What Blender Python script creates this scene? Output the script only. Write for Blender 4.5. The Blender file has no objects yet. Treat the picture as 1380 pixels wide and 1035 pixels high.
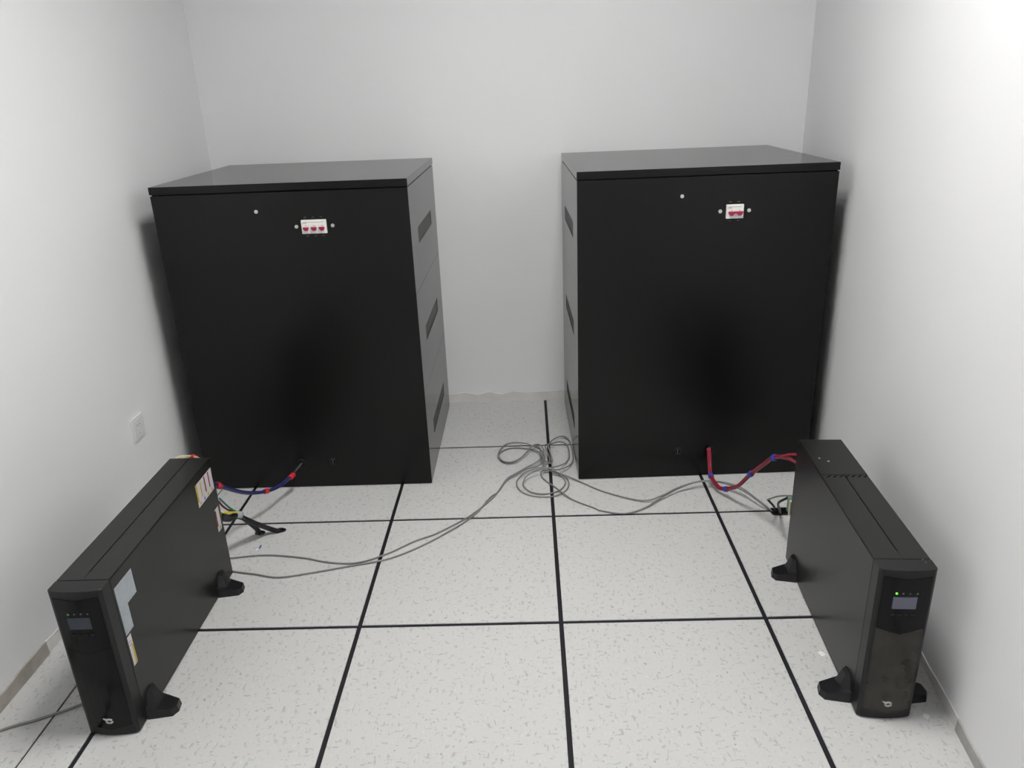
import bpy, bmesh, math, random
from mathutils import Matrix, Vector

scene = bpy.context.scene
COL = scene.collection
random.seed(7)

# ------------------------------------------------------------ camera
cam_data = bpy.data.cameras.new('camera')
cam_data.sensor_width = 36.0
cam_data.lens = 27.013
cam_data.clip_start = 0.02
cam = bpy.data.objects.new('camera', cam_data)
COL.objects.link(cam)
PITCH, YAW, ROLL = 0.3710452, -0.0272090, -0.0394746
fw = Vector((math.sin(YAW) * math.cos(PITCH), math.cos(YAW) * math.cos(PITCH), -math.sin(PITCH)))
r0 = Vector((math.cos(YAW), -math.sin(YAW), 0))
u0 = r0.cross(fw)
rv = r0 * math.cos(ROLL) + u0 * math.sin(ROLL)
uv = -r0 * math.sin(ROLL) + u0 * math.cos(ROLL)
m = Matrix((rv, uv, -fw)).transposed().to_4x4()
m.translation = Vector((-0.0668, -1.8641, 1.4861))
cam.matrix_world = m
scene.camera = cam

# ------------------------------------------------------------ world, exposure
world = bpy.data.worlds.new('world')
scene.world = world
world.use_nodes = True
world.node_tree.nodes['Background'].inputs[0].default_value = (0.0, 0.0, 0.0, 1)
world.node_tree.nodes['Background'].inputs[1].default_value = 0.0
vs = scene.view_settings
vs.view_transform = 'Standard'
vs.look = 'None'
vs.gamma = 1.0
vs.use_curve_mapping = False
vs.exposure = 0.0
LAMP_STRENGTH = 55.0

# ------------------------------------------------------------ materials
def mat(name, rgb, rough=0.5, spec=0.5, metal=0.0, bump=0.0, bscale=300.0, var=0.0, vscale=3.0, coat=0.0, emit=None, estr=0.0):
    mt = bpy.data.materials.new(name)
    mt.use_nodes = True
    nt = mt.node_tree
    b = nt.nodes['Principled BSDF']
    b.inputs['Base Color'].default_value = (*rgb, 1)
    b.inputs['Roughness'].default_value = rough
    b.inputs['Specular IOR Level'].default_value = spec
    b.inputs['Metallic'].default_value = metal
    b.inputs['Coat Weight'].default_value = coat
    b.inputs['Coat Roughness'].default_value = 0.08
    if emit:
        b.inputs['Emission Color'].default_value = (*emit, 1)
        b.inputs['Emission Strength'].default_value = estr
    geo = nt.nodes.new('ShaderNodeNewGeometry')
    if var > 0:
        n = nt.nodes.new('ShaderNodeTexNoise')
        n.inputs['Scale'].default_value = vscale
        n.inputs['Detail'].default_value = 5
        nt.links.new(geo.outputs['Position'], n.inputs['Vector'])
        r = nt.nodes.new('ShaderNodeValToRGB')
        r.color_ramp.elements[0].position = 0.3
        r.color_ramp.elements[1].position = 0.7
        r.color_ramp.elements[0].color = (*[c * (1 - var) for c in rgb], 1)
        r.color_ramp.elements[1].color = (*[min(1, c * (1 + var)) for c in rgb], 1)
        nt.links.new(n.outputs['Fac'], r.inputs['Fac'])
        nt.links.new(r.outputs['Color'], b.inputs['Base Color'])
    if bump > 0:
        n2 = nt.nodes.new('ShaderNodeTexNoise')
        n2.inputs['Scale'].default_value = bscale
        n2.inputs['Detail'].default_value = 3
        nt.links.new(geo.outputs['Position'], n2.inputs['Vector'])
        bp = nt.nodes.new('ShaderNodeBump')
        bp.inputs['Strength'].default_value = bump
        bp.inputs['Distance'].default_value = 0.001
        nt.links.new(n2.outputs['Fac'], bp.inputs['Height'])
        nt.links.new(bp.outputs['Normal'], b.inputs['Normal'])
    return mt

M = {}
M['wall'] = mat('white_emulsion', (0.865, 0.868, 0.875), 0.75, 0.3, var=0.008, vscale=2.2, bump=0.15, bscale=140)
M['ceiling'] = mat('ceiling_paint', (0.85, 0.85, 0.85), 0.9, 0.2)
M['trim_pale'] = mat('pale_plaster_trim', (0.72, 0.715, 0.69), 0.85, 0.2, var=0.05, vscale=14)
M['trim_worn'] = mat('worn_plaster_trim', (0.40, 0.375, 0.335), 0.9, 0.2, var=0.16, vscale=22, bump=0.5, bscale=120)
M['trim_grey'] = mat('worn_grey_trim', (0.40, 0.395, 0.38), 0.9, 0.2, var=0.12, vscale=22, bump=0.5, bscale=120)
M['black_joint'] = mat('black_tile_edging', (0.012, 0.012, 0.016), 0.6, 0.3)
M['cabinet'] = mat('black_powder_coat', (0.0032, 0.0032, 0.0031), 0.17, 0.28)
M['cabinet_front'] = mat('black_textured_coat', (0.0034, 0.0034, 0.0033), 0.27, 0.30)
M['vent'] = mat('dark_vent_steel', (0.006, 0.006, 0.006), 0.42, 0.4)
M['seam'] = mat('seam_black', (0.003, 0.003, 0.003), 0.9, 0.1)
M['ups'] = mat('ups_black_steel', (0.0105, 0.0104, 0.0098), 0.32, 0.36, bump=0.03, bscale=900)
M['bezel'] = mat('ups_black_plastic', (0.0095, 0.0095, 0.010), 0.40, 0.35, bump=0.08, bscale=700)
M['gloss'] = mat('glossy_black_plastic', (0.0035, 0.0038, 0.0042), 0.18, 0.22)
M['gloss_brown_reflection'] = mat('glossy_black_plastic_brown_reflection', (0.026, 0.021, 0.015), 0.2, 0.45, var=0.35, vscale=28)  # brown reflection on the glossy black panel, put into the base colour
M['rubber'] = mat('black_foot_plastic', (0.008, 0.008, 0.0095), 0.4, 0.4)
M['lcd'] = mat('grey_lcd', (0.12, 0.125, 0.17), 0.25, 0.4, emit=(0.30, 0.32, 0.42), estr=0.02)
M['lcd_dim'] = mat('dim_lcd', (0.035, 0.045, 0.062), 0.25, 0.4, emit=(0.30, 0.36, 0.45), estr=0.01)
M['led_green'] = mat('lit_green_led', (0.1, 0.5, 0.05), 0.3, 0.5, emit=(0.25, 1.0, 0.08), estr=0.9)
M['led_dim'] = mat('dim_green_led', (0.06, 0.22, 0.02), 0.3, 0.5, emit=(0.25, 1.0, 0.08), estr=0.06)
M['led_off'] = mat('unlit_led', (0.10, 0.10, 0.10), 0.3, 0.5)
M['steel'] = mat('zinc_steel', (0.62, 0.62, 0.60), 0.32, 0.5, metal=0.8)
M['silver'] = mat('silver_print', (0.50, 0.51, 0.50), 0.4, 0.5)
M['breaker'] = mat('white_breaker_plastic', (0.82, 0.82, 0.79), 0.4, 0.5)
M['breaker_grey'] = mat('grey_print', (0.36, 0.37, 0.36), 0.6, 0.3)
M['toggle'] = mat('crimson_toggle_plastic', (0.33, 0.008, 0.055), 0.35, 0.5)
M['sticker_grey'] = mat('silver_grey_label', (0.36, 0.39, 0.42), 0.5, 0.4, var=0.07, vscale=45)
M['sticker_white'] = mat('white_label', (0.56, 0.54, 0.54), 0.5, 0.4)
M['yellow'] = mat('yellow_print', (0.48, 0.34, 0.03), 0.5, 0.4)
M['crimson_print'] = mat('dark_red_print', (0.25, 0.03, 0.05), 0.6, 0.3)
M['blue_print'] = mat('blue_print', (0.12, 0.2, 0.55), 0.6, 0.3)
M['socket'] = mat('white_socket_plastic', (0.82, 0.82, 0.81), 0.35, 0.5)
M['cable_grey'] = mat('grey_cable_sheath', (0.22, 0.22, 0.215), 0.5, 0.4)
M['cable_blue'] = mat('blue_wire', (0.016, 0.018, 0.13), 0.4, 0.5)
M['cable_red'] = mat('red_wire', (0.25, 0.008, 0.028), 0.4, 0.5)
M['cable_black'] = mat('black_cable_sheath', (0.010, 0.010, 0.011), 0.45, 0.4)
M['tape_red'] = mat('red_tape', (0.55, 0.018, 0.022), 0.5, 0.4)
M['tape_blue'] = mat('blue_tape', (0.02, 0.06, 0.42), 0.5, 0.4)
M['wire_yellow'] = mat('yellow_wire', (0.70, 0.62, 0.02), 0.45, 0.4)
M['wire_green'] = mat('teal_wire', (0.02, 0.22, 0.19), 0.45, 0.4)
M['wire_cream'] = mat('cream_wire', (0.60, 0.54, 0.38), 0.5, 0.4)
M['plug_green'] = mat('green_terminal_plastic', (0.10, 0.22, 0.16), 0.5, 0.4)
M['paper'] = mat('white_paper', (0.80, 0.80, 0.78), 0.8, 0.2)
M['lamp'] = mat('lamp_diffuser', (0.9, 0.9, 0.9), 0.6, 0.2, emit=(1.0, 0.99, 0.97), estr=LAMP_STRENGTH)
M['lamp_baffle'] = mat('grey_lamp_baffle', (0.30, 0.30, 0.30), 0.5, 0.4)

def tile_material():
    mt = bpy.data.materials.new('flecked_antistatic_tile')
    mt.use_nodes = True
    nt = mt.node_tree
    L = nt.links
    b = nt.nodes['Principled BSDF']
    b.inputs['Roughness'].default_value = 0.42
    b.inputs['Specular IOR Level'].default_value = 0.38
    geo = nt.nodes.new('ShaderNodeNewGeometry')
    def vec(scale, rot):
        mp = nt.nodes.new('ShaderNodeMapping')
        mp.inputs['Scale'].default_value = scale
        mp.inputs['Rotation'].default_value = (0, 0, rot)
        L.new(geo.outputs['Position'], mp.inputs['Vector'])
        return mp
    base = (0.57, 0.57, 0.56)
    col = None
    mixes = [((98, 40, 1), 0.55, (0.44, 0.44, 0.425), 0.62, 0.70),
             ((46, 110, 1), -0.5, (0.43, 0.43, 0.415), 0.625, 0.70),
             ((120, 70, 1), 1.2, (0.62, 0.62, 0.61), 0.64, 0.72),
             ((80, 62, 1), 0.2, (0.36, 0.36, 0.35), 0.68, 0.74)]
    for sc, rot, c, lo, hi in mixes:
        mp = vec(sc, rot)
        n = nt.nodes.new('ShaderNodeTexNoise')
        n.inputs['Scale'].default_value = 1.0
        n.inputs['Detail'].default_value = 1.5
        L.new(mp.outputs['Vector'], n.inputs['Vector'])
        mr = nt.nodes.new('ShaderNodeMapRange')
        mr.inputs['From Min'].default_value = lo
        mr.inputs['From Max'].default_value = hi
        L.new(n.outputs['Fac'], mr.inputs['Value'])
        mx = nt.nodes.new('ShaderNodeMix')
        mx.data_type = 'RGBA'
        L.new(mr.outputs['Result'], mx.inputs['Factor'])
        if col is None:
            mx.inputs['A'].default_value = (*base, 1)
        else:
            L.new(col, mx.inputs['A'])
        mx.inputs['B'].default_value = (*c, 1)
        col = mx.outputs['Result']
    L.new(col, b.inputs['Base Color'])
    return mt
M['tile'] = tile_material()

# ------------------------------------------------------------ mesh helpers
def box(bm, x0, x1, y0, y1, z0, z1, bev=0.0, seg=2):
    r = bmesh.ops.create_cube(bm, size=1.0)
    vs_ = r['verts']
    for v in vs_:
        v.co = Vector(((x0 + x1) / 2 + v.co.x * (x1 - x0), (y0 + y1) / 2 + v.co.y * (y1 - y0), (z0 + z1) / 2 + v.co.z * (z1 - z0)))
    if bev > 0:
        es = list({e for v in vs_ for e in v.link_edges})
        bmesh.ops.bevel(bm, geom=es, offset=bev, segments=seg, affect='EDGES', profile=0.5)

def prism(bm, poly, a, b, axis='z'):
    def P(p, h):
        if axis == 'z': return (p[0], p[1], h)
        if axis == 'y': return (p[0], h, p[1])
        return (h, p[0], p[1])
    lo = [bm.verts.new(P(p, a)) for p in poly]
    hi = [bm.verts.new(P(p, b)) for p in poly]
    n = len(poly)
    fs = [bm.faces.new(lo), bm.faces.new(hi)]
    for i in range(n):
        fs.append(bm.faces.new((lo[i], lo[(i + 1) % n], hi[(i + 1) % n], hi[i])))
    bmesh.ops.recalc_face_normals(bm, faces=fs)

def cyl(bm, c, r, h, axis='z', seg=20, r2=None):
    ret = bmesh.ops.create_cone(bm, cap_ends=True, segments=seg, radius1=r, radius2=r if r2 is None else r2, depth=h)
    rot = {'z': Matrix.Identity(3), 'y': Matrix.Rotation(math.pi / 2, 3, 'X'), 'x': Matrix.Rotation(math.pi / 2, 3, 'Y')}[axis]
    for v in ret['verts']:
        v.co = rot @ v.co + Vector(c)

def smooth_path(pts, n=5):
    P = [Vector(p) for p in pts]
    P = [P[0] * 2 - P[1]] + P + [P[-1] * 2 - P[-2]]
    out = []
    for i in range(1, len(P) - 2):
        a, b, c, d = P[i - 1], P[i], P[i + 1], P[i + 2]
        for k in range(n):
            t = k / n
            out.append(0.5 * ((2 * b) + (c - a) * t + (2 * a - 5 * b + 4 * c - d) * t * t + (3 * b - a - 3 * c + d) * t ** 3))
    out.append(P[-2])
    return out

def tube(bm, path, r, seg=8):
    rings = []
    n = len(path)
    up = Vector((0, 0, 1))
    for i, p in enumerate(path):
        t = (path[min(i + 1, n - 1)] - path[max(i - 1, 0)]).normalized()
        s = t.cross(up)
        if s.length < 0.05:
            s = t.cross(Vector((0, 1, 0)))
        s.normalize()
        w = s.cross(t).normalized()
        rings.append([bm.verts.new(p + (s * math.cos(2 * math.pi * k / seg) + w * math.sin(2 * math.pi * k / seg)) * r) for k in range(seg)])
    for a, b in zip(rings, rings[1:]):
        for k in range(seg):
            f = bm.faces.new((a[k], a[(k + 1) % seg], b[(k + 1) % seg], b[k]))
            f.smooth = True
    bm.faces.new(rings[0][::-1])
    bm.faces.new(rings[-1])

def obj(name, bm, material, parent=None):
    me = bpy.data.meshes.new(name)
    bm.to_mesh(me)
    bm.free()
    me.materials.append(M[material])
    o = bpy.data.objects.new(name, me)
    COL.objects.link(o)
    if parent is not None:
        o.parent = parent
    return o

def B():
    return bmesh.new()

def one_box(name, material, parent, *a, bev=0.0):
    bm = B()
    box(bm, *a, bev=bev)
    return obj(name, bm, material, parent)

def tag(o, label, cat, group=None):
    o['label'] = label
    o['category'] = cat
    if group:
        o['group'] = group
    return o

def thing(name, label, cat, loc=(0, 0, 0), rz=0.0, group=None):
    o = bpy.data.objects.new(name, None)
    o.empty_display_size = 0.1
    COL.objects.link(o)
    o.location = loc
    o.rotation_euler = (0, 0, rz)
    return tag(o, label, cat, group)

def struct(o, label=None):
    o['kind'] = 'structure'
    if label:
        o['label'] = label
    return o

# ------------------------------------------------------------ the room
XL, YB, YF, ZC = -1.49, 1.722, -2.20, 3.00
def xr(y):                       # the right wall stands slightly out of square
    return 0.980 + 0.1106 * y

bm = B(); prism(bm, [(XL, YF), (xr(YF), YF), (xr(YB), YB), (XL, YB)], -0.06, -0.003)
floor = struct(obj('floor', bm, 'black_joint'), 'raised floor of pale flecked square tiles with black joints')
GAP = 0.0066
cols = [(XL, -1.335, 0.0, 0.0025), (-1.335, -1.2, 0.0025, GAP), (-1.2, -0.6, GAP, GAP), (-0.6, 0.0, GAP, GAP), (0.0, 0.6, GAP, GAP), (0.6, None, GAP, 0.0)]
rows = [(YF, -1.8), (-1.8, -1.2), (-1.2, -0.6), (-0.6, 0.0), (0.0, 0.6), (0.6, 1.2), (1.2, YB)]
shared = {}
for (x0, x1, g0, g1) in cols:
    for (y0, y1) in rows:
        a = y0 + (GAP if y0 > YF else 0)
        b = y1 - (GAP if y1 < YB else 0)
        if x1 is None:
            poly = [(x0 + g0, a), (xr(a), a), (xr(b), b), (x0 + g0, b)]
        else:
            poly = [(x0 + g0, a), (x1 - g1, a), (x1 - g1, b), (x0 + g0, b)]
        cx, cy = (x0 + (x1 if x1 is not None else 1.0)) / 2, (a + b) / 2
        key = (round((x1 or 9) - x0, 3), round(b - a, 3)) if x1 is not None else None
        if key and key in shared:
            o = bpy.data.objects.new('floor_tile', shared[key])
            COL.objects.link(o)
            o.parent = floor
        else:
            bm = B(); prism(bm, [(p[0] - cx, p[1] - cy) for p in poly], -0.0032, 0.0)
            top = [e for e in bm.edges if all(abs(v.co.z) < 1e-6 for v in e.verts)]
            bmesh.ops.bevel(bm, geom=top, offset=0.0008, segments=1, affect='EDGES')
            o = obj('floor_tile', bm, 'tile', floor)
            if key:
                shared[key] = o.data
        o.location = (cx, cy, 0)

struct(one_box('wall_left', 'wall', None, XL - 0.1, XL, YF - 0.1, YB + 0.1, -0.06, ZC), 'plain white painted wall with a small socket')
struct(one_box('wall_back', 'wall', None, XL, xr(YB) + 0.1, YB, YB + 0.1, -0.06, ZC), 'plain white painted wall behind the two black cabinets')
bm = B(); prism(bm, [(xr(YF), YF), (xr(YF) + 0.1, YF), (xr(YB) + 0.1, YB), (xr(YB), YB)], -0.06, ZC)
struct(obj('wall_right', bm, 'wall'), 'plain white painted wall beside the right cabinet')
struct(one_box('wall_front', 'wall', None, XL, xr(YF) + 0.1, YF - 0.1, YF, -0.06, ZC), 'white wall at the viewer\'s end of the room')
struct(one_box('ceiling', 'ceiling', None, XL - 0.1, xr(YB) + 0.1, YF - 0.1, YB + 0.1, ZC, ZC + 0.08), 'white ceiling')

# skirting: a worn plaster band low on the walls
def band(name, pts, h, t, material, label, ragged=0.004):
    """low band along a wall line; its upper edge is a little uneven"""
    bm = B()
    (xa, ya), (xb, yb) = pts
    d = Vector((xb - xa, yb - ya, 0)); L = d.length; d.normalize()
    nrm = Vector((-d.y, d.x, 0))
    n = max(2, int(L / 0.06))
    prev = None
    rnd = random.Random(name)
    for i in range(n + 1):
        p = Vector((xa, ya, 0)) + d * (L * i / n)
        hh = h + rnd.uniform(-ragged, ragged)
        ring = [bm.verts.new(p), bm.verts.new(p + nrm * t), bm.verts.new(p + nrm * t * 0.8 + Vector((0, 0, hh))), bm.verts.new(p + Vector((0, 0, hh + 0.001)))]
        if prev:
            for k in range(4):
                bm.faces.new((prev[k], prev[(k + 1) % 4], ring[(k + 1) % 4], ring[k]))
        else:
            bm.faces.new(ring)
        prev = ring
    bm.faces.new(prev[::-1])
    bmesh.ops.recalc_face_normals(bm, faces=bm.faces)
    return struct(obj(name, bm, material), label)
band('baseboard_left', ((XL, -0.09), (XL, YF)), 0.040, 0.006, 'trim_worn', 'worn brownish skirting band at the foot of the left wall')
band('trim_1', ((XL, YB), (XL, -0.092)), 0.038, 0.003, 'trim_pale', 'paler skirting band further along the left wall')
band('baseboard_back', ((xr(YB), YB), (XL, YB)), 0.045, 0.003, 'trim_pale', 'pale uneven skirting band at the foot of the back wall', 0.008)
band('baseboard_right', ((xr(YF), YF), (xr(-0.43), -0.43)), 0.030, 0.006, 'trim_grey', 'worn grey skirting band at the foot of the right wall')
band('trim_2', ((xr(-0.428), -0.428), (xr(YB), YB)), 0.030, 0.003, 'trim_pale', 'paler skirting band further along the right wall')

# ------------------------------------------------------------ ceiling lamp
lx, ly = 0.03, -0.25
LD = 0.16                        # depth of the sides added around the diffuser to shade the upper walls
t = thing('ceiling_light', 'square white ceiling lamp with added shading sides', 'ceiling light', (lx, ly, ZC))
bm = B()
for s in (-1, 1):
    box(bm, -0.31, 0.31, s * 0.305 - 0.008, s * 0.305 + 0.008, -LD, 0.0, 0.002, 1)
    box(bm, s * 0.305 - 0.008, s * 0.305 + 0.008, -0.297, 0.297, -LD, 0.0, 0.002, 1)
obj('added_baffle', bm, 'lamp_baffle', t)
one_box('diffuser', 'lamp', t, -0.297, 0.297, -0.297, 0.297, -0.012, -0.001)

# ------------------------------------------------------------ battery cabinets
CW, CD, CH = 0.908, 0.80, 1.198
def cabinet(label, loc, rz, n_pole):
    """local frame: x from the left edge, y from the front face backwards, z up"""
    t = thing('battery_cabinet', label, 'cabinet', loc, rz, 'black battery cabinets against the back wall')
    lid_t = 0.027
    zt = CH - lid_t - 0.003
    body = one_box('body', 'cabinet', t, 0.003, CW - 0.003, 0.004, CD - 0.002, 0.0, zt, bev=0.0015)
    one_box('front_panel', 'cabinet_front', t, 0.0, CW, 0.0, 0.0035, 0.004, zt - 0.001, bev=0.001)
    one_box('shadow_gap', 'seam', t, 0.005, CW - 0.005, 0.005, CD - 0.005, zt, CH - lid_t)
    one_box('lid', 'cabinet', t, -0.001, CW + 0.001, -0.002, CD, CH - lid_t, CH, bev=0.0018)
    zs = [(0.004, 0.3895), (0.3905, 0.7795), (0.7805, zt - 0.001)]
    vz = [0.172, 0.580, 0.968]
    for side in (0, 1):
        xa, xb = (0.0, 0.003) if side == 0 else (CW - 0.003, CW)
        for (z0, z1), zc in zip(zs, vz):
            # each side panel is a sheet with an opening for the vent
            bm = B()
            ya, yb, va, vb = 0.004, CD - 0.002, 0.18, 0.61
            h0, h1 = zc - 0.030, zc + 0.030
            box(bm, xa, xb, ya, va, z0, z1)
            box(bm, xa, xb, vb, yb, z0, z1)
            box(bm, xa, xb, va, vb, z0, h0)
            box(bm, xa, xb, va, vb, h1, z1)
            pn = obj('side_panel', bm, 'cabinet', t)
            sx = xa + 0.0022 if side == 0 else xb - 0.0022
            bm = B(); box(bm, min(sx, sx), sx + 0.0006, va, vb, h0, h1)
            vent = obj('vent', bm, 'vent', pn)
            vent.data.name = 'vent'
            bm = B()
            for k in range(5):
                zz = h0 + 0.006 + k * 0.012
                xo = xa + 0.0012 if side == 0 else xb - 0.0020
                box(bm, xo, xo + 0.0008, va + 0.002, vb - 0.002, zz - 0.0018, zz + 0.0018)
            obj('louvre', bm, 'vent', pn)
    # screws on the front
    def screw(x, z, r=0.0065):
        bm = B()
        cyl(bm, (x, -0.0012, z), r, 0.0024, 'y', 20)
        cyl(bm, (x, -0.0028, z), r * 0.62, 0.0022, 'y', 14)
        obj('screw', bm, 'steel', t)
    screw(0.367, 1.102)
    # circuit breaker
    w = 0.0285 * n_pole + 0.003
    cx, cz = 0.567, 1.044
    if n_pole == 2: cx = 0.553
    screw(cx - w / 2 - 0.020, cz + 0.001); screw(cx + w / 2 + 0.021, cz + 0.001)
    br = one_box('circuit_breaker', 'breaker', t, cx - w / 2, cx + w / 2, -0.010, 0.002, cz - 0.0240, cz + 0.0240, bev=0.001)
    br['label'] = 'white circuit breaker with crimson toggles'
    one_box('label_line', 'breaker_grey', br, cx - w / 2 + 0.006, cx + w / 2 - 0.008, -0.0103, -0.0098, cz + 0.0155, cz + 0.0172)
    one_box('printed_mark', 'crimson_print', br, cx - w / 2 + 0.004, cx - w / 2 + 0.019, -0.0103, -0.0098, cz + 0.0125, cz + 0.0138)
    for k in range(n_pole):
        px = cx - w / 2 + 0.0015 + 0.0285 * (k + 0.5)
        bm = B()
        prism(bm, [(px - 0.0095, cz - 0.0005), (px + 0.0095, cz - 0.0005), (px + 0.0095, cz - 0.007), (px + 0.006, cz - 0.0130), (px - 0.003, cz - 0.0130), (px - 0.0095, cz - 0.005)], -0.0190, -0.0095, 'y')
        obj('toggle', bm, 'toggle', br)
        one_box('status_window', 'breaker_grey', br, px - 0.002, px + 0.005, -0.0104, -0.0098, cz + 0.0025, cz + 0.0045)
        for s, zz in ((1, cz + 0.0325), (-1, cz - 0.0335)):
            one_box('vent_slot', 'led_off', t, px - 0.005 + s * -0.001, px + 0.004 + s * -0.001, -0.0006, 0.0005, zz - 0.0011, zz + 0.0011)
    if n_pole == 2:
        one_box('toggle_bar', 'toggle', br, cx - 0.023, cx + 0.0265, -0.0182, -0.0098, cz - 0.0065, cz + 0.001, bev=0.0008)
    for hx in (0.393, 0.520):
        bm = B()
        ring = smooth_path([(hx + 0.012 * math.cos(a), -0.0015, 0.113 + 0.012 * math.sin(a)) for a in [math.pi * k / 6 for k in range(13)]], 2)
        tube(bm, ring, 0.0035, 6)
        g = obj('cable_grommet', bm, 'rubber', t)
        bm = B(); cyl(bm, (hx, -0.0004, 0.113), 0.0115, 0.001, 'y', 20)
        obj('opening', bm, 'seam', g)
        if hx > 0.5 and n_pole == 3 or hx < 0.5 and n_pole == 2:
            bm = B(); cyl(bm, (hx - 0.001, -0.002, 0.117), 0.0032, 0.0016, 'y', 12)
            box(bm, hx - 0.0022, hx + 0.0008, -0.0024, -0.001, 0.105, 0.117)
            obj('plug_detail', bm, 'led_off', g)
    return t
cab_l = cabinet('tall black battery cabinet with three crimson breaker toggles, blue wires at its foot', (-1.387, 0.872, 0), 0.0, 3)
cab_r = cabinet('tall black battery cabinet with two crimson breaker toggles, red wires at its foot', (0.111, 0.872, 0), 0.020, 2)

# ------------------------------------------------------------ UPS units
UW, UH = 0.064, 0.433            # half width, height
YF0 = -0.300                     # where bezel meets the steel body
def bow(x):                      # plan curve of the bezel front (y for x)
    a = abs(x)
    if a <= 0.058: return -0.346 + 0.006 * (a / 0.058) ** 2
    return -0.340 + (a - 0.058) / 0.006 * 0.006
XS = [-0.064, -0.058, -0.050, -0.036, -0.018, 0.0, 0.018, 0.036, 0.050, 0.058, 0.064]
def bowed_plate(bm, half, ztop, zbot, off, back):
    xs = [-half] + [x for x in XS if abs(x) < half - 1e-6] + [half]
    F, K = [], []
    for x in xs:
        y = bow(x) - off
        F.append((bm.verts.new((x, y, ztop(x))), bm.verts.new((x, y, zbot(x)))))
        K.append((bm.verts.new((x, y + back, ztop(x))), bm.verts.new((x, y + back, zbot(x)))))
    for i in range(len(xs) - 1):
        bm.faces.new((F[i][1], F[i + 1][1], F[i + 1][0], F[i][0]))
        bm.faces.new((K[i][0], K[i + 1][0], K[i + 1][1], K[i][1]))
        bm.faces.new((F[i][0], F[i + 1][0], K[i + 1][0], K[i][0]))
        bm.faces.new((K[i][1], K[i + 1][1], F[i + 1][1], F[i][1]))
    for e in (0, -1):
        bm.faces.new((F[e][0], K[e][0], K[e][1], F[e][1]))
    bmesh.ops.recalc_face_normals(bm, faces=bm.faces)

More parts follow.
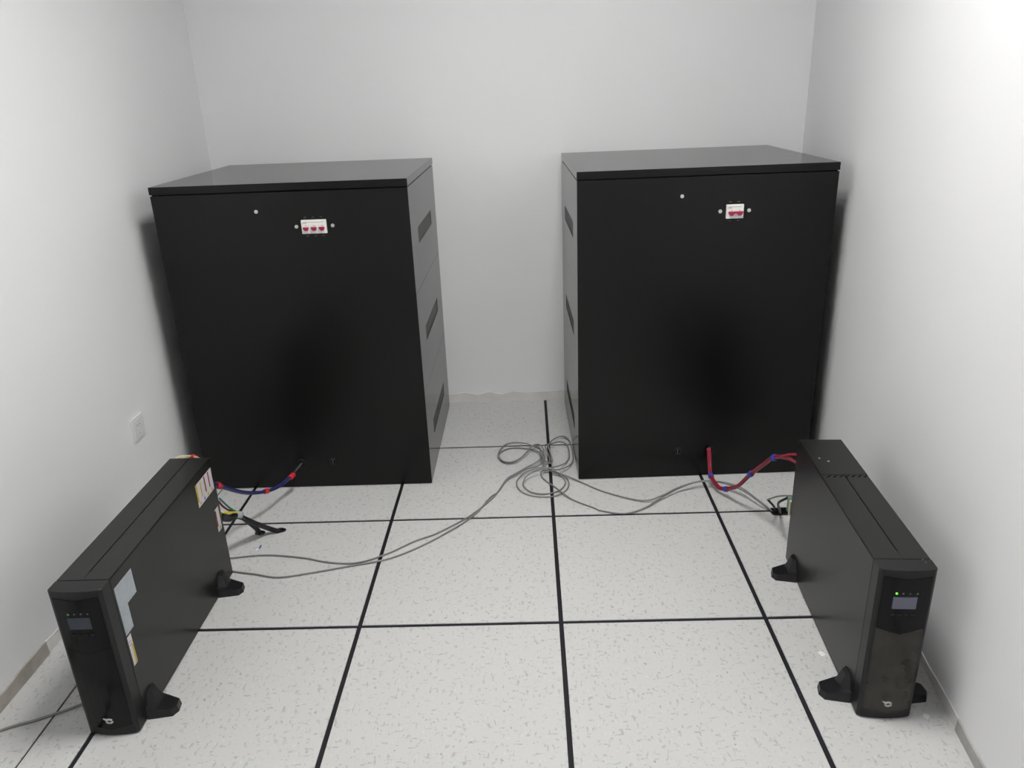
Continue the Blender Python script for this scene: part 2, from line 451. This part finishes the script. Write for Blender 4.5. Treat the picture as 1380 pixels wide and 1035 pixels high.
def ups(label, loc, rz, warm, lcd, foot_sides=(-1, 1)):
    t = thing('ups_unit', label, 'power supply', loc, rz, 'slim black UPS units on the floor')
    # steel body: side covers, two top strips with a seam between
    one_box('body', 'ups', t, -UW + 0.0015, UW - 0.0015, YF0, 0.338, 0.004, UH - 0.003, bev=0.001)
    for s in (-1, 1):
        xa, xb = (-UW, -UW + 0.0016) if s < 0 else (UW - 0.0016, UW)
        one_box('side_cover', 'ups', t, xa, xb, YF0 + 0.002, 0.340, 0.005, UH - 0.0035, bev=0.0004)
        a, b = (-UW + 0.001, -0.0012) if s < 0 else (0.0012, UW - 0.001)
        one_box('top_strip', 'ups', t, a, b, YF0 + 0.002, 0.339, UH - 0.0035, UH, bev=0.0008)
    one_box('top_strip', 'ups', t, -0.0013, 0.0013, YF0 + 0.002, YF0 + 0.035, UH - 0.0035, UH)
    # front bezel
    bm = B()
    poly = [(-UW, YF0)] + [(x, bow(x)) for x in XS] + [(UW, YF0)]
    prism(bm, poly, 0.006, UH - 0.0005)
    rim = [e for e in bm.edges if all(v.co.z > UH - 0.001 for v in e.verts) and all(v.co.y < YF0 - 0.001 for v in e.verts)]
    bmesh.ops.bevel(bm, geom=rim, offset=0.0015, segments=1, affect='EDGES')
    bez = obj('front_bezel', bm, 'bezel', t)
    bm = B()
    prism(bm, [(-0.056, YF0)] + [(x * 0.9, bow(x) + 0.004) for x in XS] + [(0.056, YF0)], 0.0, 0.0065)
    obj('foot_rail', bm, 'rubber', bez)
    # control panel with a chevron edge, and the long glossy plate below it
    bm = B(); bowed_plate(bm, 0.0535, lambda x: UH - 0.024 + 0.006 * abs(x) / 0.0535, lambda x: 0.258 + 0.016 * abs(x) / 0.0535, 0.0012, 0.003)
    cp = obj('control_panel', bm, 'gloss', t)
    bm = B(); bowed_plate(bm, 0.0535, lambda x: 0.2565 + 0.016 * abs(x) / 0.0535, lambda x: 0.022 + 0.010 * abs(x) / 0.0535, 0.0010, 0.003)
    lp = obj('lower_panel', bm, 'gloss_brown_reflection' if warm else 'gloss', t)
    y = -0.3476
    sx = -0.0015
    one_box('screen', lcd, cp, sx - 0.0265, sx + 0.0265, y - 0.0008, y + 0.004, 0.330, 0.362, bev=0.0006)
    for k, lxx in enumerate((-0.021, -0.0065, 0.009, 0.025)):
        bm = B(); cyl(bm, (sx + lxx, y - 0.0002, 0.3725), 0.0027 if k == 0 else 0.0022, 0.0016, 'y', 14)
        obj('status_light', bm, ('led_green' if warm else 'led_dim') if k == 0 else 'led_off', cp)
    for bx in (-0.022, -0.007, 0.008, 0.023):
        one_box('button', 'bezel', cp, sx + bx - 0.004, sx + bx + 0.004, y - 0.0008, y + 0.003, 0.3115, 0.3155, bev=0.0005)
    # small silver emblem: a ring with a short wing
    bm = B()
    ring = [Vector((0.002 + 0.0075 * math.cos(a), -0.3478, 0.050 + 0.0052 * math.sin(a))) for a in [0.5 + 2 * math.pi * k / 18 for k in range(17)]]
    tube(bm, ring, 0.0027, 6)
    prism(bm, [(-0.013, 0.0585), (-0.003, 0.0560), (-0.0050, 0.0520), (-0.0105, 0.0550)], -0.3490, -0.3468, 'y')
    obj('emblem', bm, 'silver', lp)
    # stand feet, two on each side
    for yc in (-0.255, 0.248):
        for s in foot_sides:
            bm = B()
            pl = [(0.0, -0.040), (0.060, -0.030), (0.070, -0.012), (0.066, 0.014), (0.0, 0.030)]
            q = [(s * (UW + a), yc + b) for a, b in pl]
            lo = [bm.verts.new((x, yy, 0.0)) for x, yy in q]
            hz = [0.034, 0.022, 0.018, 0.018, 0.030]
            hi = [bm.verts.new((x - s * (0.003 if k in (1, 2, 3) else 0), yy, hz[k])) for k, (x, yy) in enumerate(q)]
            bm.faces.new(lo); 
            for k in range(5):
                bm.faces.new((lo[k], lo[(k + 1) % 5], hi[(k + 1) % 5], hi[k]))
            bm.faces.new((hi[0], hi[1], hi[4])); bm.faces.new((hi[1], hi[2], hi[3], hi[4]))
            # upright web leaning on the unit
            w0 = [(0.0, -0.034, 0.028), (0.026, -0.024, 0.024), (0.026, 0.016, 0.022), (0.0, 0.028, 0.026)]
            w1 = [(0.0, -0.014, 0.068), (0.010, -0.010, 0.064), (0.010, 0.012, 0.064), (0.0, 0.018, 0.068)]
            A = [bm.verts.new((s * (UW + a), yc + b, c)) for a, b, c in w0]
            C = [bm.verts.new((s * (UW + a), yc + b, c)) for a, b, c in w1]
            for k in range(4):
                bm.faces.new((A[k], A[(k + 1) % 4], C[(k + 1) % 4], C[k]))
            bm.faces.new(C); bm.faces.new(A)
            bmesh.ops.recalc_face_normals(bm, faces=bm.faces)
            obj('stand_foot', bm, 'rubber', t)
    # back plate
    one_box('back_plate', 'ups', t, -UW + 0.003, UW - 0.003, 0.337, 0.341, 0.012, UH - 0.008, bev=0.0006)
    return t

UL = (-1.1435, -0.0545, 0); UR = (0.7955, -0.0470, 0)
ups_l = ups('slim black UPS tower by the wall socket, paper labels on its side', UL, 0.006, False, 'lcd_dim', (1,))
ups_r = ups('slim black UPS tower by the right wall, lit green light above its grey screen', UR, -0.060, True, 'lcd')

# labels stuck to the left unit's side (local y, z)
sx0, sx1 = UW - 0.0002, UW + 0.0005
def side_box(name, material, parent, y0, y1, z0, z1, lift=0.0):
    dy = -UL[1]
    return one_box(name, material, parent, sx0, sx1 + lift, y0 + dy, y1 + dy, z0, z1)
st = side_box('label_sticker', 'sticker_grey', ups_l, -0.346, -0.261, 0.331, 0.400); st['label'] = 'silver grey rating label'
side_box('print', 'breaker_grey', st, -0.340, -0.330, 0.388, 0.394, 0.0002)
side_box('print', 'breaker_grey', st, -0.275, -0.265, 0.388, 0.394, 0.0002)
st = side_box('label_sticker', 'sticker_grey', ups_l, -0.346, -0.308, 0.262, 0.3305); st['label'] = 'silver grey lower label'
for k in range(3):
    side_box('print', 'breaker_grey', st, -0.338 + 0.008 * k, -0.332 + 0.008 * k, 0.318 - 0.006 * k, 0.322 - 0.006 * k, 0.0002)
side_box('print', 'breaker_grey', st, -0.340, -0.335, 0.270, 0.275, 0.0002)
st = side_box('label_sticker', 'sticker_white', ups_l, -0.346, -0.328, 0.170, 0.256); st['label'] = 'white and yellow label'
side_box('print', 'yellow', st, -0.335, -0.328, 0.170, 0.226, 0.0002)
side_box('print', 'crimson_print', st, -0.343, -0.331, 0.238, 0.2395, 0.0002)
side_box('print', 'crimson_print', st, -0.343, -0.331, 0.229, 0.2305, 0.0002)
st = side_box('warning_sticker', 'sticker_white', ups_l, 0.150, 0.272, 0.330, 0.404); st['label'] = 'white warning label with coloured columns'
side_box('print', 'yellow', st, 0.150, 0.160, 0.347, 0.404, 0.0002)
side_box('print', 'yellow', st, 0.182, 0.188, 0.350, 0.401, 0.0002)
for yy in (0.212, 0.242):
    side_box('print', 'crimson_print', st, yy, yy + 0.0075, 0.350, 0.402, 0.0002)
for yy, c in ((0.160, 'yellow'), (0.190, 'blue_print'), (0.218, 'yellow'), (0.248, 'yellow')):
    bm = B()
    prism(bm, [(yy - UL[1], 0.334), (yy + 0.014 - UL[1], 0.334), (yy + 0.007 - UL[1], 0.3455)], sx0, sx1 + 0.0003, 'x')
    obj('print', bm, c, st)
st = side_box('warning_sticker', 'sticker_white', ups_l, 0.243, 0.271, 0.187, 0.266); st['label'] = 'small white label with red edge'
side_box('print', 'crimson_print', st, 0.243, 0.250, 0.206, 0.262, 0.0002)
bm = B(); prism(bm, [(0.251 - UL[1], 0.191), (0.267 - UL[1], 0.191), (0.259 - UL[1], 0.205)], sx0, sx1 + 0.0003, 'x')
obj('print', bm, 'yellow', st)

# details on the right unit's top
for (x, y) in ((-0.0385, 0.211), (-0.0185, 0.192)):
    bm = B(); cyl(bm, (x, y, UH + 0.0008), 0.0042, 0.002, 'z', 14, 0.003)
    obj('screw', bm, 'steel', ups_r)
for (x, y) in ((0.044, -0.302), (0.046, -0.313)):
    bm = B(); cyl(bm, (x, y, UH + 0.0003), 0.0022, 0.0012, 'z', 10)
    obj('rivet', bm, 'led_off', ups_r)
for k in range(7):
    x = -0.052 + 0.0165 * k
    bm = B(); prism(bm, [(x, 0.096), (x + 0.013, 0.108), (x + 0.016, 0.108), (x + 0.006, 0.096)], UH - 0.0002, UH + 0.0006)
    obj('vent_slot', bm, 'seam', ups_r)
one_box('cover_step', 'ups', ups_r, -UW + 0.001, UW - 0.001, 0.110, 0.338, UH - 0.0005, UH + 0.0010, bev=0.0004)
# terminal plug on the right unit's back
bm = B(); box(bm, -0.068, -0.02, 0.341, 0.375, 0.165, 0.212, 0.002, 1)
tp = obj('terminal_plug', bm, 'plug_green', ups_r); tp['label'] = 'green plug at the back'
one_box('plug_flange', 'wire_cream', tp, -0.069, -0.02, 0.341, 0.349, 0.163, 0.214)

# ------------------------------------------------------------ socket on the left wall
t = thing('wall_socket', 'small white square socket plate on the left wall', 'socket', (XL, 0.637, 0.387))
one_box('plate', 'socket', t, 0.0, 0.0065, -0.043, 0.043, -0.043, 0.043, bev=0.002)
ins = one_box('insert', 'socket', t, 0.005, 0.0085, -0.033, 0.033, -0.034, 0.034, bev=0.001)
for y, z, w, h in ((-0.009, 0.013, 0.009, 0.003), (0.006, 0.013, 0.009, 0.003), (-0.002, -0.020, 0.004, 0.003)):
    one_box('slot', 'breaker_grey', ins, 0.0080, 0.0088, y - w / 2, y + w / 2, z - h / 2, z + h / 2)

# ------------------------------------------------------------ cables
C1 = [ (-1.142, 0.368, 0.004), (-1.117, 0.371, 0.004), (-0.997, 0.384, 0.004), (-0.862, 0.361, 0.004), (-0.778, 0.333, 0.004), (-0.676, 0.324, 0.004), (-0.583, 0.371,
      0.004), (-0.491, 0.450, 0.004), (-0.425, 0.492, 0.004), (-0.343, 0.571, 0.004), (-0.297, 0.626, 0.004), (-0.224, 0.749, 0.004), (-0.181, 0.882, 0.004), (-0.143,
      0.931, 0.004), (-0.100, 0.974, 0.008), (-0.064, 1.003, 0.012), (-0.035, 1.037, 0.018), (-0.037, 1.098, 0.012), (-0.081, 1.146, 0.008), (-0.137, 1.170, 0.005),
      (-0.182, 1.161, 0.004), (-0.215, 1.114, 0.005), (-0.202, 1.049, 0.007), (-0.173, 1.027, 0.005), (-0.144, 1.035, 0.008), (-0.118, 1.058, 0.014), (-0.092, 1.106,
      0.018), (-0.069, 1.153, 0.022), (-0.038, 1.150, 0.026), (-0.024, 1.080, 0.032), (-0.030, 0.990, 0.034), (-0.018, 0.945, 0.034), (0.000, 0.990, 0.034), (-0.012, 1.080, 0.036), (-0.016, 1.140, 0.030), (-0.002, 1.159, 0.022), (0.023, 1.218, 0.018), (0.059, 1.260, 0.012), (0.085, 1.249, 0.008), (0.096, 1.199, 0.008), (0.101, 1.117, 0.006), (0.099, 1.040, 0.008), (0.081, 0.975, 0.014), (0.033, 0.925, 0.020), (-0.009, 0.935, 0.022), (-0.051, 0.948, 0.018), (-0.100, 0.929,
      0.012), (-0.132, 0.879, 0.008), (-0.137, 0.833, 0.006), (-0.118, 0.781, 0.004), (-0.081, 0.748, 0.004), (-0.035, 0.736, 0.004), (0.011, 0.740, 0.004), (0.053,
      0.776, 0.005), (0.069, 0.829, 0.006), (0.062, 0.883, 0.008), (0.032, 0.914, 0.012), (-0.002, 0.931, 0.014), (-0.034, 0.933, 0.012), (-0.038, 0.903, 0.008), (-0.022,
      0.866, 0.004), (0.011, 0.815, 0.004), (0.042, 0.753, 0.009), (0.082, 0.704, 0.004), (0.151, 0.646, 0.004), (0.178, 0.623, 0.004), (0.261, 0.598, 0.004), (0.340,
      0.632, 0.006), (0.415, 0.698, 0.012), (0.503, 0.759, 0.020), (0.587, 0.787, 0.028), (0.658, 0.757, 0.032), (0.719, 0.696, 0.030), (0.772, 0.612, 0.015), (0.802,
      0.605, -0.010) ]
C2 = [ (-1.118, 0.304, 0.004), (-1.084, 0.292, 0.004), (-0.999, 0.272, 0.004), (-0.919, 0.252, 0.004), (-0.814, 0.273, 0.004), (-0.697, 0.306, 0.004), (-0.578, 0.340,
      0.004), (-0.485, 0.401, 0.004), (-0.390, 0.493, 0.004), (-0.296, 0.610, 0.004), (-0.241, 0.739, 0.004), (-0.211, 0.782, 0.004), (-0.180, 0.869, 0.005), (-0.139,
      0.915, 0.008), (-0.097, 0.949, 0.014), (-0.050, 0.960, 0.022), (-0.021, 1.012, 0.026), (-0.033, 1.106, 0.020), (-0.069, 1.159, 0.016), (-0.107, 1.200, 0.012),
      (-0.160, 1.216, 0.008), (-0.194, 1.192, 0.008), (-0.217, 1.121, 0.010), (-0.215, 1.072, 0.012), (-0.198, 1.035, 0.012), (-0.165, 1.021, 0.012), (-0.129, 1.043,
      0.014), (-0.100, 1.086, 0.020), (-0.073, 1.138, 0.024), (-0.040, 1.115, 0.030), (-0.036, 1.040, 0.036), (-0.014, 0.960, 0.038), (0.010, 0.965, 0.036), (0.002, 1.060, 0.040), (-0.002, 1.137, 0.030), (0.021, 1.171, 0.022), (0.052, 1.194, 0.016), (0.081, 1.170,
      0.010), (0.083, 1.066, 0.008), (0.061, 0.996, 0.012), (0.013, 0.945, 0.022), (-0.051, 0.914, 0.028), (-0.097, 0.877, 0.020), (-0.111, 0.846, 0.010), (-0.108, 0.816,
      0.007), (-0.084, 0.775, 0.006), (-0.041, 0.756, 0.006), (0.006, 0.765, 0.005), (0.041, 0.798, 0.005), (0.056, 0.844, 0.006), (0.048, 0.887, 0.008), (0.025, 0.910,
      0.014), (0.004, 0.911, 0.022), (0.018, 0.909, 0.022), (0.059, 0.889, 0.012), (0.099, 0.863, 0.006), (0.203, 0.763, 0.004), (0.337, 0.684,
      0.007), (0.416, 0.700, 0.018), (0.478, 0.742, 0.024), (0.561, 0.771, 0.032), (0.648, 0.762, 0.036), (0.713, 0.716, 0.034), (0.749, 0.648, 0.028), (0.786, 0.596,
      0.012), (0.803, 0.595, -0.010) ]
LEFTC = [ (-1.481, -0.411, 0.004), (-1.444, -0.381, 0.004), (-1.415, -0.365, 0.004), (-1.369, -0.346, 0.004), (-1.324, -0.322, 0.004), (-1.287, -0.300, 0.004), (-1.262,
      -0.282, 0.004), (-1.232, -0.272, 0.004) ]
BLUE = [ (-0.989, 0.866, 0.113), (-1.014, 0.820, 0.091), (-1.017, 0.800, 0.089), (-1.045, 0.740, 0.082), (-1.064, 0.640, 0.113), (-1.099, 0.540, 0.164), (-1.110, 0.420,
      0.249), (-1.106, 0.360, 0.292), (-1.107, 0.315, 0.326), (-1.115, 0.290, 0.348) ]
RED = [ (0.623, 0.872, 0.126), (0.625, 0.845, 0.069), (0.620, 0.800, 0.042), (0.631, 0.735, 0.032), (0.654, 0.700, 0.038), (0.676, 0.630, 0.089), (0.695, 0.550, 0.180),
      (0.711, 0.470, 0.259), (0.722, 0.410, 0.314), (0.736, 0.340, 0.360), (0.754, 0.320, 0.371), (0.764, 0.300, 0.376) ]
RED2END = [ (0.722, 0.410, 0.314), (0.738, 0.340, 0.347), (0.757, 0.320, 0.340), (0.768, 0.300, 0.334) ]
CREAM = [ (-1.227, 0.310, 0.405), (-1.210, 0.340, 0.410), (-1.176, 0.360, 0.402), (-1.139, 0.330, 0.408) ]
BLK1 = [ (-1.092, 0.300, 0.216), (-1.094, 0.360, 0.172), (-1.083, 0.410, 0.149), (-1.078, 0.460, 0.096), (-1.070, 0.505, 0.038), (-1.069, 0.525, 0.003), (-1.070, 0.531,
      -0.010) ]
BLK2 = [ (-1.094, 0.300, 0.205), (-1.096, 0.360, 0.163), (-1.084, 0.410, 0.144), (-1.052, 0.470, 0.078), (-1.031, 0.520, 0.027), (-1.006, 0.535, 0.005), (-0.998, 0.548,
      -0.010) ]
YEL = [ (-1.091, 0.300, 0.219), (-1.091, 0.330, 0.203), (-1.084, 0.380, 0.171), (-1.083, 0.410, 0.150) ]
GRN = [ (-1.084, 0.300, 0.277), (-1.090, 0.330, 0.246), (-1.094, 0.380, 0.189), (-1.085, 0.410, 0.150) ]
REDW = [ (-1.088, 0.300, 0.266), (-1.093, 0.330, 0.229), (-1.098, 0.380, 0.180), (-1.085, 0.410, 0.150) ]
RWIRE = [(0.744, 0.500, 0.104), (0.750, 0.420, 0.163), (0.757, 0.350, 0.205), (0.772, 0.309, 0.225)]
RBLK1 = [(0.747, 0.500, 0.103), (0.773, 0.520, 0.069), (0.795, 0.560, 0.030), (0.805, 0.585, -0.002)]
RBLK2 = [(0.752, 0.335, 0.206), (0.741, 0.380, 0.161), (0.777, 0.460, 0.084), (0.815, 0.560, 0.015), (0.820, 0.580, -0.002)]

def cable(name, pts, r, material, label, n=5, group=None):
    bm = B(); tube(bm, smooth_path(pts, n), r, 8)
    return tag(obj(name, bm, material), label, 'cable', group)
cable('data_cable', C1, 0.0029, 'cable_grey', 'thin grey looped floor cable, the upper strand beside the left UPS')
cable('data_cable', C2, 0.0029, 'cable_grey', 'thin grey looped floor cable, the lower strand nearest the left UPS foot')
cable('data_cable', LEFTC, 0.0034, 'cable_grey', 'short grey cable on the floor between the left wall and UPS')

def bundle(name, strands, r, material, label, ties, tie_mat, tie_name='tape_band'):
    t = thing(name, label, 'cable', (0, 0, 0))
    for s in strands:
        bm = B(); tube(bm, smooth_path(s, 6), r, 8)
        obj('wire', bm, material, t)
    path = smooth_path(strands[0], 6)
    for (i, rr, ln) in ties:
        k = int(i * 6)
        k = max(1, min(len(path) - 2, k))
        p = sum((smooth_path(s, 6)[k] for s in strands), Vector()) / len(strands)
        d = (path[k + 1] - path[k - 1]).normalized()
        bm = B(); tube(bm, [p - d * ln / 2, p - d * ln * 0.25, p + d * ln * 0.25, p + d * ln / 2], rr, 10)
        obj(tie_name, bm, tie_mat, t)
    return t
def shift(pts, f):
    out = []
    for i, p in enumerate(pts):
        d = f(i / (len(pts) - 1))
        out.append((p[0] + d[0], p[1] + d[1], p[2] + d[2]))
    return out
b1 = shift(BLUE, lambda u: (0.004 * math.sin(6 * u), 0.0, 0.004 * math.cos(6 * u) * min(1, u * 6)))
b2 = shift(BLUE, lambda u: (0.004 * math.sin(6 * u + 2.1), 0.002, 0.005 * math.cos(6 * u + 2.1) * min(1, u * 6)))
b3 = shift(BLUE, lambda u: (0.004 * math.sin(6 * u + 4.2), -0.002, 0.005 * math.cos(6 * u + 4.2) * min(1, u * 6)))
bl = bundle('wire_bundle', [b1, b2, b3], 0.0036, 'cable_blue', 'blue wires with red tape bands from the left cabinet to the UPS', [(2.0, 0.0105, 0.026), (4.0, 0.0098, 0.022), (7.0, 0.0105, 0.026)], 'tape_red')
bm = B(); tube(bm, smooth_path(BLUE[:3], 6), 0.0082, 10)
slv = obj('sleeve', bm, 'cable_black', bl); slv['label'] = 'dark sleeve at the cabinet hole'
r1 = shift(RED, lambda u: (0.004 * math.sin(5 * u), 0, 0.004 * math.cos(5 * u) * min(1, u * 5)))
r2 = shift(RED[:9] + RED2END[1:], lambda u: (0.005 * math.sin(5 * u + 2.1), 0, 0.005 * math.cos(5 * u + 2.1) * min(1, u * 5)))
r3 = shift(RED[:9] + [((a[0] + b[0]) / 2 - 0.004, (a[1] + b[1]) / 2, (a[2] + b[2]) / 2 - 0.006) for a, b in zip(RED[9:], RED2END[1:])], lambda u: (0.005 * math.sin(5 * u + 4.2), 0, 0.005 * math.cos(5 * u + 4.2) * min(1, u * 5)))
bundle('wire_bundle', [r1, r2, r3], 0.0042, 'cable_red', 'red wires with blue tape bands from the right cabinet to the UPS', [(2.0, 0.0108, 0.014), (4.0, 0.0108, 0.014), (6.0, 0.0108, 0.016), (8.0, 0.0108, 0.018)], 'tape_blue')
bundle('wire_bundle', [CREAM, shift(CREAM, lambda u: (0.004, 0.003, -0.006))], 0.0036, 'wire_cream', 'cream wires with red tape arching up behind the left UPS', [(2.2, 0.0085, 0.016)], 'tape_red')

t = thing('power_cable', 'two black sheathed cables with coloured cores behind the left UPS', 'cable', (0, 0, 0))
for pth in (BLK1, BLK2):
    bm = B(); tube(bm, smooth_path(pth, 6), 0.0090, 10)
    obj('sheath', bm, 'cable_black', t)
for pth, c in ((YEL, 'wire_yellow'), (GRN, 'wire_green'), (REDW, 'crimson_print')):
    bm = B(); tube(bm, smooth_path(shift(pth, lambda u: (0.0, 0.0, 0.011 * u)), 6), 0.0034, 8)
    obj('core_wire', bm, c, t)
bm = B(); tube(bm, [Vector(BLK1[2]) + Vector(d) for d in ((-0.006, -0.008, 0.006), (0.0, 0.002, 0.001), (0.004, 0.010, -0.006))], 0.0135, 10)
obj('tie', bm, 'sticker_grey', t)
bm = B(); tube(bm, smooth_path(RWIRE, 6), 0.003, 8)
tag(obj('data_cable', bm, 'cable_grey'), 'short grey lead running to the back of the right UPS', 'cable')
t = thing('power_cable', 'black leads rising from the floor opening by the right UPS', 'cable', (0, 0, 0))
for pth in (RBLK1, RBLK2):
    bm = B(); tube(bm, smooth_path(pth, 6), 0.0042, 8)
    obj('lead', bm, 'cable_black', t)

# openings in the floor where cables go down: low black collars with a dark inside
def collar(x, y, a, b, label, square=False):
    t = thing('floor_grommet', label, 'grommet', (x, y, 0))
    pts = []
    for k in range(25):
        q = 2 * math.pi * k / 24
        if square:
            e = 0.35
            c, s = math.cos(q), math.sin(q)
            pts.append(Vector((a * math.copysign(abs(c) ** e, c), b * math.copysign(abs(s) ** e, s), 0.003)))
        else:
            pts.append(Vector((a * math.cos(q), b * math.sin(q), 0.003)))
    bm = B(); tube(bm, pts, 0.003, 6)
    obj('rim', bm, 'rubber', t)
    bm = B(); prism(bm, [(p.x, p.y) for p in pts[:-1]], 0.0, 0.0012)
    obj('opening', bm, 'seam', t)
collar(-1.069, 0.531, 0.016, 0.011, 'round black floor opening taking the cable nearer the left UPS')
collar(-0.998, 0.545, 0.018, 0.011, 'round black floor opening taking the cable further from the left UPS')
collar(0.832, 0.588, 0.040, 0.022, 'rectangular black floor opening beside the right UPS', True)

# scraps on the tiles
def scrap(x, y, w, d, rz, material, label):
    bm = B(); prism(bm, [(-w / 2, -d / 2), (w / 2, -d * 0.4), (w * 0.4, d / 2), (-w * 0.45, d * 0.4)], 0.0, 0.0012)
    o = tag(obj('scrap', bm, material), label, 'scrap')
    o.location = (x, y, 0.0); o.rotation_euler = (0, 0, rz)
scrap(-1.040, 0.442, 0.006, 0.022, 0.05, 'tape_blue', 'tiny blue tape scrap on the tile by the left UPS')
scrap(-1.046, 0.425, 0.008, 0.012, 0.3, 'paper', 'tiny white scrap beside the blue tape scrap')
scrap(0.707, -0.157, 0.016, 0.020, 0.4, 'paper', 'tiny white paper scrap against the right UPS side')
scrap(0.880, -0.385, 0.016, 0.014, 0.8, 'paper', 'tiny white paper scrap between the right UPS and wall')
scrap(0.146, 0.819, 0.018, 0.012, 0.2, 'paper', 'tiny white paper scrap before the right cabinet')
